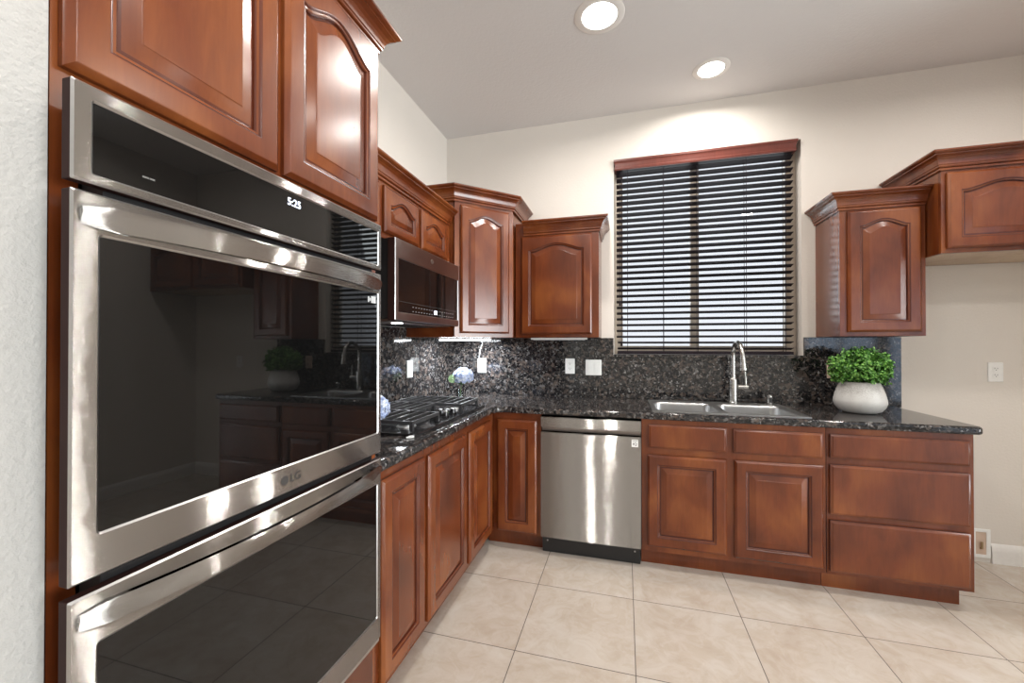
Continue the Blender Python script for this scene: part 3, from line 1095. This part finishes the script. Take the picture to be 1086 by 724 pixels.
bowl('bowl', 1.600, 2.0045, 1.628, 1.988)
bowl('bowl', 2.005, 2.420, 2.024, 2.388)
obj('hole_cover', lathe([(0.022, 0.0062), (0.022, 0.009), (0.017, 0.0105)], 26), M_NICKEL, sk, (2.305 - OX, -0.118 - OY, 0))

# faucet
fc = thing('kitchen_faucet', 'brushed nickel gooseneck faucet standing behind the sink', 'faucet', (2.140, -0.115, ZC + 0.0064), 0)
obj('base', lathe([(0.031, 0), (0.031, 0.007), (0.0265, 0.011), (0.0265, 0.045), (0.025, 0.048), (0.0265, 0.051), (0.0265, 0.155), (0.023, 0.163), (0.017, 0.170)], 30), M_NICKEL, fc)
pts = [(0, 0, 0.160), (0, 0, 0.25), (0, 0, 0.315)]
Rg = 0.090
for k in range(1, 17):
    a = PI * k / 16 * 0.97
    pts.append((0.012 * k / 16, -Rg + Rg * math.cos(a), 0.315 + Rg * math.sin(a)))
obj('gooseneck', tube(pts, 0.0145, 18), M_NICKEL, fc)
e = Vector(pts[-1])
obj('spray_head', tube([e + Vector((0, 0, 0.002)), e + Vector((0.0005, -0.001, -0.01)), e + Vector((0.002, -0.004, -0.05)), e + Vector((0.003, -0.006, -0.088)), e + Vector((0.003, -0.006, -0.092))], [0.0155, 0.0165, 0.018, 0.0225, 0.0205], 20), M_NICKEL, fc)
h_ = obj('handle', tube([(0.0255, 0, 0.110), (0.03, 0, 0.110), (0.058, 0, 0.110), (0.060, 0, 0.110), (0.088, 0, 0.110), (0.091, 0, 0.110)], [0.013, 0.016, 0.016, 0.0145, 0.0145, 0.012], 20), M_NICKEL, fc)
obj('lever', tube([(0.077, 0, 0.118), (0.075, 0, 0.16), (0.072, 0, 0.212), (0.072, 0, 0.215)], [0.0068, 0.0068, 0.0058, 0.003], 12), M_NICKEL, h_)

ag = thing('dishwasher_air_gap', 'short nickel air gap cap on the sink deck right of the faucet', 'air gap', (2.355, -0.118, ZC + 0.0064), 0)
obj('cap', lathe([(0.021, 0), (0.021, 0.004), (0.0165, 0.007), (0.0165, 0.056), (0.014, 0.062), (0.006, 0.064)], 26), M_NICKEL, ag)
obj('vent_slot', BM((-0.009, 0.009, -0.0175, -0.0160, 0.014, 0.046)), M_SLOT, ag)

# ------------------------------------------------------------------ blind
bl = thing('window_blind', 'dark mahogany slatted blind hanging in the kitchen window', 'blind', (1.372, 0.0, WZ0 + 0.012), 0)
BW = 2.550 - 1.372
Zb = WZ0 + 0.012
vp = [(0.0, 0.0), (0.012, 0.0), (0.015, 0.006), (0.015, 0.016), (0.011, 0.022), (0.013, 0.045), (0.018, 0.058), (0.022, 0.062), (0.022, 0.077), (0.0, 0.077)]
obj('valance', sweep([(0.0, 0.060), (0.0, -0.012), (BW, -0.012), (BW, 0.060)], [(p_ * 0.9 - 0.010, 2.613 - Zb + q_ * 1.0) for p_, q_ in vp]), M_VALANCE, bl, ang=25)
obj('head_rail', BM((0.004, BW - 0.004, 0.008, 0.075, 2.615 - Zb, 2.660 - Zb)), M_BLIND, bl)
bm = bmesh.new()
NS = 31
pitch = (2.596 - 1.283) / (NS - 1)
tilt = math.radians(13)
for i in range(NS):
    zc = 1.283 + i * pitch - Zb
    yc = 0.044
    x0, x1 = 0.010, BW - 0.006
    if i in (0, 1):
        x0 += 0.008
    seq = []
    for s in (-0.0254, -0.013, 0.0, 0.013, 0.0254):
        cv = 0.0012 * (1 - (s / 0.0254) ** 2)
        seq.append((s, 0.0019 + cv))
    for s in (0.0254, 0.013, 0.0, -0.013, -0.0254):
        cv = 0.0012 * (1 - (s / 0.0254) ** 2)
        seq.append((s, -0.0019 + cv))
    ring = [(yc + s * math.cos(tilt) + z * math.sin(tilt), zc - s * math.sin(tilt) + z * math.cos(tilt)) for s, z in seq]
    loops_mesh([[(x0, y, z) for y, z in ring], [(x1, y, z) for y, z in ring]], bm=bm)
obj('slats', bm, M_BLIND, bl)
obj('bottom_rail', BM((0.016, BW - 0.008, 0.016, 0.072, 0.003, 0.024), bev=0.002), M_BLIND, bl)
for x in (0.09, 0.345, 0.575, 0.885, 1.125):
    obj('ladder_cord', BM((x - 0.0016, x + 0.0016, 0.0165, 0.0180, 0.022, 2.614 - Zb), (x - 0.0016, x + 0.0016, 0.0705, 0.0720, 0.022, 2.614 - Zb)), M_BLIND, bl)
for x, z in ((0.035, 1.60), (0.050, 1.49), (0.046, 1.30)):
    pc = obj('pull_cord', tube([(x, 0.004, 2.61 - Zb), (x, 0.004, z - Zb + 0.03)], 0.0014, 8), M_BLIND, bl)
    obj('tassel', lathe([(0.003, 0.0), (0.0075, 0.002), (0.0065, 0.03), (0.002, 0.036)], 14), M_BLIND, pc, (x, 0.004, z - Zb))

# ------------------------------------------------------------------ outlets and switches


def outlet(loc, rz, label, kind='outlet', mat=M_WHITE, group=None):
    W = 0.118 if kind == 'switch' else 0.072
    t = thing('light_switch' if kind == 'switch' else 'wall_outlet', label, 'switch' if kind == 'switch' else 'outlet', loc, rz, group)
    H = 0.117
    lps = [[(x, y, z) for x, z in rrect(-W / 2 + o, W / 2 - o, -H / 2 + o, H / 2 - o, 0.004, 3)] for o, y in ((0, -0.0004), (0, -0.003), (0.002, -0.005), (0.004, -0.0055))]
    obj('cover_plate', loops_mesh(lps), mat, t)
    if kind == 'switch':
        for x in (-0.023, 0.023):
            r_ = obj('rocker', BM((x - 0.0165, x + 0.0165, -0.0085, -0.0056, -0.033, 0.033), bev=0.001), mat, t)
    else:
        for z in (-0.0195, 0.0195):
            f = obj('receptacle', loops_mesh([[(x, y, z + q) for x, q in rrect(-0.0165, 0.0165, -0.0145, 0.0145, 0.008, 4)] for y in (-0.0056, -0.0072)]), mat, t)
            obj('slots', BM((-0.0075, -0.0055, -0.0075, -0.0073, z - 0.001, z + 0.008), (0.0055, 0.0075, -0.0075, -0.0073, z - 0.001, z + 0.007), (-0.002, 0.002, -0.0075, -0.0073, z - 0.0085, z - 0.0045)), M_SLOT, f)
    return t


outlet((0.322, -0.0182, 1.142), 0, 'white wall outlet on the backsplash with the lamp cord plugged in')
outlet((1.036, -0.0182, 1.147), 0, 'white wall outlet on the backsplash left of the light switch')
outlet((1.213, -0.0182, 1.139), 0, 'white double light switch on the backsplash beside the window', 'switch')
outlet((2.753, -0.0182, 1.150), 0, 'almond wall outlet partly hidden by the potted plant', mat=M_ALMOND)
outlet((3.591, -0.0002, 1.147), 0, 'white wall outlet on the bare wall of the refrigerator space')
outlet((0.0182, -0.642, 1.145), RL, 'white wall outlet on the left backsplash behind the cooktop')

wb = thing('water_supply_box', 'white recessed water supply box low on the wall behind the drawers', 'wall box', (3.515, -0.0005, 0.112), 0)
obj('frame', BM((-0.045, 0.045, -0.006, 0, -0.085, -0.068), (-0.045, 0.045, -0.006, 0, 0.068, 0.085), (-0.045, -0.026, -0.006, 0, -0.068, 0.068), (0.026, 0.045, -0.006, 0, -0.068, 0.068)), M_WHITE, wb)
obj('recess', BM((-0.026, 0.026, -0.002, 0, -0.068, 0.068)), M_ALMOND, wb)
obj('valve', tube([(0, -0.0022, -0.03), (0, -0.012, -0.03), (0, -0.012, 0.01)], 0.006, 10), M_BRASS, wb)

# ------------------------------------------------------------------ under-cabinet lights
ul = thing('under_cabinet_light', 'lit under-cabinet light bar beneath the corner wall cabinet', 'light', (0.285, -0.285, 1.3615), PI / 4)
obj('housing', BM((-0.21, 0.21, -0.02, 0.02, -0.012, -0.0005), bev=0.002), M_WHITE, ul)
obj('lens', BM((-0.20, 0.20, -0.017, 0.017, -0.020, -0.0122), bev=0.002), M_LED, ul)
cr = []
q0 = Vector((0.335, -0.30, 1.352)) - Vector((0.285, -0.285, 1.3615))
rot = Matrix.Rotation(-PI / 4, 3, 'Z')
wpts = [Vector((0.338, -0.235, 1.350)), Vector((0.336, -0.12, 1.345)), Vector((0.330, -0.034, 1.325)), Vector((0.312, -0.028, 1.28)), Vector((0.302, -0.028, 1.23)), Vector((0.303, -0.034, 1.19)), Vector((0.318, -0.036, 1.172))]
fine = []
for i in range(len(wpts) - 1):
    for k in range(6):
        s = k / 6
        a = wpts[max(i - 1, 0)]
        b = wpts[i]
        c_ = wpts[i + 1]
        d_ = wpts[min(i + 2, len(wpts) - 1)]
        fine.append(0.5 * ((2 * b) + (c_ - a) * s + (2 * a - 5 * b + 4 * c_ - d_) * s * s + (3 * b - a - 3 * c_ + d_) * s ** 3))
fine.append(wpts[-1])
lc = [rot @ (p_ - Vector((0.285, -0.285, 1.3615))) for p_ in fine]
obj('cord', tube(lc, 0.0028, 8), M_WHITE, ul)
pp = rot @ (Vector((0.322, -0.0272, 1.1615)) - Vector((0.285, -0.285, 1.3615)))
obj('plug', BM((-0.012, 0.012, -0.012, 0.0005, -0.012, 0.012), bev=0.003), M_WHITE, ul, tuple(pp), (0, 0, -PI / 4))
ld = bpy.data.lights.new('led_glow', 'AREA')
ld.shape = 'RECTANGLE'
ld.size = 0.40
ld.size_y = 0.03
ld.energy = 13.0
ld.color = (0.90, 0.95, 1.0)
lo_ = bpy.data.objects.new('led_glow', ld)
COL.objects.link(lo_)
lo_.parent = ul
lo_.location = (0, 0, -0.0215)

u2 = thing('under_cabinet_light', 'unlit white under-cabinet light bar beneath the cabinet left of the window', 'light', (0.985, -0.24, 1.3615), 0)
obj('housing', BM((-0.20, 0.20, -0.028, 0.028, -0.014, -0.0005), bev=0.002), M_WHITE, u2)
obj('lens', BM((-0.185, 0.185, -0.018, 0.018, -0.018, -0.0142), bev=0.0015), M_LIGHTPRINT, u2)

tl = bpy.data.lights.new('task_glow', 'SPOT')
tl.energy = 8.0
tl.spot_size = math.radians(150)
tl.spot_blend = 0.6
tl.shadow_soft_size = 0.03
tl.color = (0.93, 0.96, 1.0)
to = bpy.data.objects.new('task_glow', tl)
COL.objects.link(to)
to.parent = mw
to.location = (0.18, 0.10, -0.012)

# ------------------------------------------------------------------ recessed ceiling lights


def can_light(x, y, label, power=CAN_POWER, k=1.0):
    t = thing('recessed_ceiling_light', label, 'ceiling light', (x, y, HC), 0, 'recessed ceiling lights')
    obj('trim_ring', lathe([(0.076 * k, -0.006), (0.084 * k, -0.0065), (0.106 * k, -0.003), (0.108 * k, -0.0005), (0.074 * k, -0.0005)], 44, False, False), M_WHITEPAINT, t, ang=60)
    obj('lens', lathe([(0.0755 * k, -0.0012), (0.0755 * k, -0.0045), (0.06 * k, -0.008), (0.03 * k, -0.0095)], 40), M_LAMP, t, ang=60)
    d_ = bpy.data.lights.new('can_glow', 'AREA')
    d_.shape = 'DISK'
    d_.size = 0.12
    d_.energy = power
    d_.color = (1.0, 0.95, 0.89)
    d_.spread = math.radians(166)
    o = bpy.data.objects.new('can_glow', d_)
    COL.objects.link(o)
    o.parent = t
    o.location = (0, 0, -0.010)
    return t


can_light(1.315, -0.972, 'lit recessed ceiling light, the larger one at the top edge', k=1.2)
can_light(1.965, -0.362, 'lit recessed ceiling light nearest above the window', CAN_POWER * 0.65)
can_light(3.4, -1.1, 'lit recessed ceiling light before the refrigerator space, out of the picture')
can_light(1.0, -2.6, 'lit recessed ceiling light above the oven front, out of the picture', 11.0)
can_light(3.0, -2.6, 'added recessed fill lamp right of the camera, out of the picture')  # extra lamp, added to brighten the room
can_light(1.25, -4.3, 'lit recessed ceiling light in the room behind the camera', 11.0)

# ------------------------------------------------------------------ potted plant
pt = thing('potted_plant', 'bushy green boxwood plant in a round white speckled ceramic pot', 'plant', (2.772, -0.285, ZC + 0.0005), 0)
pprof = [(0.060, 0.0), (0.078, 0.002), (0.100, 0.014), (0.117, 0.036), (0.1245, 0.060), (0.123, 0.080), (0.117, 0.108), (0.108, 0.137), (0.100, 0.160), (0.095, 0.174), (0.091, 0.180), (0.087, 0.181), (0.084, 0.176), (0.086, 0.150)]
pot = obj('pot', lathe(pprof, 56), M_POT, pt)
bm = bmesh.new()
rnd = random.Random(4)


def leaf(bm, pos, nrm, size, roll, mi=0):
    n_ = Vector(nrm).normalized()
    a = n_.cross(Vector((0.3, 0.2, 0.9))).normalized()
    b = n_.cross(a)
    u = a * math.cos(roll) + b * math.sin(roll)
    w = n_.cross(u)
    P = Vector(pos)
    cup = n_ * size * 0.22
    pts_ = [P, P + u * size * 0.38 + w * size * 0.33 + cup, P + u * size * 0.78 + w * size * 0.27 + cup * 0.9, P + u * size * 1.05 + cup * 0.4, P + u * size * 0.78 - w * size * 0.27 + cup * 0.9, P + u * size * 0.38 - w * size * 0.33 + cup]
    mid = P + u * size * 0.55
    vv = [bm.verts.new(q) for q in pts_]
    m_ = bm.verts.new(mid)
    for i in range(6):
        f = bm.faces.new((vv[i], vv[(i + 1) % 6], m_))
        f.material_index = mi


CZ = 0.235
for s in range(380):
    # sprig centre on a squat dome
    th = rnd.uniform(0, 2 * PI)
    ph = math.acos(rnd.uniform(-0.8, 1.0))
    rr = rnd.uniform(0.55, 1.12) ** 0.7
    d_ = Vector((math.sin(ph) * math.cos(th), math.sin(ph) * math.sin(th), math.cos(ph)))
    ctr = Vector((d_.x * 0.137 * rr, d_.y * 0.128 * rr, CZ + 0.02 + d_.z * (0.110 if d_.z > 0 else 0.095) * rr))
    if ctr.z < 0.195:
        f_ = max(1.0, 0.114 / max(0.02, math.hypot(ctr.x, ctr.y)))
        f_ = min(f_, 3.0)
        ctr.x *= f_
        ctr.y *= f_
    axis = (d_ + Vector((rnd.uniform(-.5, .5), rnd.uniform(-.5, .5), rnd.uniform(-.1, .7)))).normalized()
    for k in range(11):
        a = rnd.uniform(0, 2 * PI)
        e1 = axis.orthogonal().normalized()
        e2 = axis.cross(e1)
        rad = e1 * math.cos(a) + e2 * math.sin(a)
        nrm = axis * rnd.uniform(0.4, 1.0) + rad * 0.5
        pos = ctr + axis * rnd.uniform(-0.012, 0.014) + rad * 0.003
        leaf(bm, pos, nrm, rnd.uniform(0.015, 0.023), rnd.uniform(0, 2 * PI))
fo = obj('foliage', bm, M_LEAF, pt)
bm = bmesh.new()
for s in range(46):
    th = rnd.uniform(0, 2 * PI)
    r0 = rnd.uniform(0.0, 0.05)
    r1 = rnd.uniform(0.03, 0.115)
    tube([(r0 * math.cos(th), r0 * math.sin(th), 0.152), (r0 * 1.3 * math.cos(th), r0 * 1.3 * math.sin(th), 0.2), (r1 * math.cos(th), r1 * math.sin(th), rnd.uniform(0.23, 0.32))], [0.0022, 0.0018, 0.001], 5, bm=bm)
obj('stems', bm, M_STEM, pt)
obj('soil', lathe([(0.0855, 0.1515), (0.05, 0.156)], 30), M_SLOT, pot)

# ------------------------------------------------------------------ hydrangeas in small glass vases


def hydrangea(loc, label, seed, head, hz, lean=(0, 0), green=True):
    rn = random.Random(seed)
    t = thing('hydrangea_vase', label, 'flowers', loc, rn.uniform(0, 0.2), None)
    obj('vase', lathe([(0.024, 0.0), (0.026, 0.003), (0.025, 0.04), (0.027, 0.075), (0.0255, 0.075), (0.0235, 0.04), (0.0235, 0.008), (0.010, 0.006)], 26, True, True), M_VASE, t)
    hc = Vector((lean[0], lean[1], hz))
    obj('stem', tube([(0, 0, 0.012), (lean[0] * 0.3, lean[1] * 0.3, hz * 0.5), hc + Vector((0, 0, -0.01))], [0.003, 0.003, 0.0025], 8), M_STEM, t)
    bm = bmesh.new()
    for s in range(170):
        th = rn.uniform(0, 2 * PI)
        ph = math.acos(rn.uniform(-0.55, 1.0))
        d_ = Vector((math.sin(ph) * math.cos(th), math.sin(ph) * math.sin(th), math.cos(ph)))
        c_ = hc + Vector((d_.x * head, d_.y * head, d_.z * head * 0.86)) * rn.uniform(0.86, 1.03)
        nrm = (d_ + Vector((rn.uniform(-.35, .35), rn.uniform(-.35, .35), rn.uniform(-.35, .35)))).normalized()
        r0 = rn.uniform(0, PI)
        for k in range(4):
            leaf(bm, c_, nrm, 0.0165, r0 + k * PI / 2)
    obj('flower_head', bm, M_PETAL, t)
    bm = bmesh.new()
    core = bmesh.ops.create_icosphere(bm, subdivisions=2, radius=head * 0.70, matrix=Matrix.Translation(hc) @ Matrix.Diagonal((1, 1, 0.70, 1)))
    obj('flower_core', bm, M_PETAL, t)
    bm = bmesh.new()
    for k in range(4):
        a = k * PI / 2 + 0.4
        leaf(bm, (lean[0] * 0.5 + 0.004 * math.cos(a), lean[1] * 0.5 + 0.004 * math.sin(a), hz - head * 0.85), (math.cos(a) * 0.3, math.sin(a) * 0.3, 0.9), 0.055, a + 1.2)
    obj('leaves', bm, M_STEM, t)
    if green:
        bm = bmesh.new()
        gc = hc + Vector((-0.068, -0.035, -0.014))
        for s in range(46):
            th = rn.uniform(0, 2 * PI)
            ph = math.acos(rn.uniform(-1, 1.0))
            d_ = Vector((math.sin(ph) * math.cos(th), math.sin(ph) * math.sin(th), math.cos(ph)))
            for k in range(4):
                leaf(bm, gc + d_ * 0.026, d_, 0.012, k * PI / 2 + s)
        obj('green_bud', bm, M_PALEGREEN, t)
    return t


hydrangea((0.292, -0.405, ZC + 0.0005), 'blue hydrangea in a small glass vase in the worktop corner', 3, 0.072, 0.165, (0.018, 0.01))
hydrangea((0.412, -1.640, ZC + 0.0005), 'blue hydrangea half hidden behind the oven beside the cooktop', 8, 0.068, 0.130, (0.0, 0.0), False)

# small curved white clip on the worktop
cl = obj('cable_clip', tube([(-0.014, -0.006, 0.004), (0.006, -0.012, 0.004), (0.016, -0.006, 0.005), (0.016, 0.006, 0.005), (0.006, 0.011, 0.004), (-0.002, 0.008, 0.004)], 0.0035, 10), M_WHITE, None, (0.552, -1.578, ZC + 0.0005), (0, 0, 0.7))
tag(cl, 'small white curved clip lying on the worktop in front of the cooktop', 'clip')
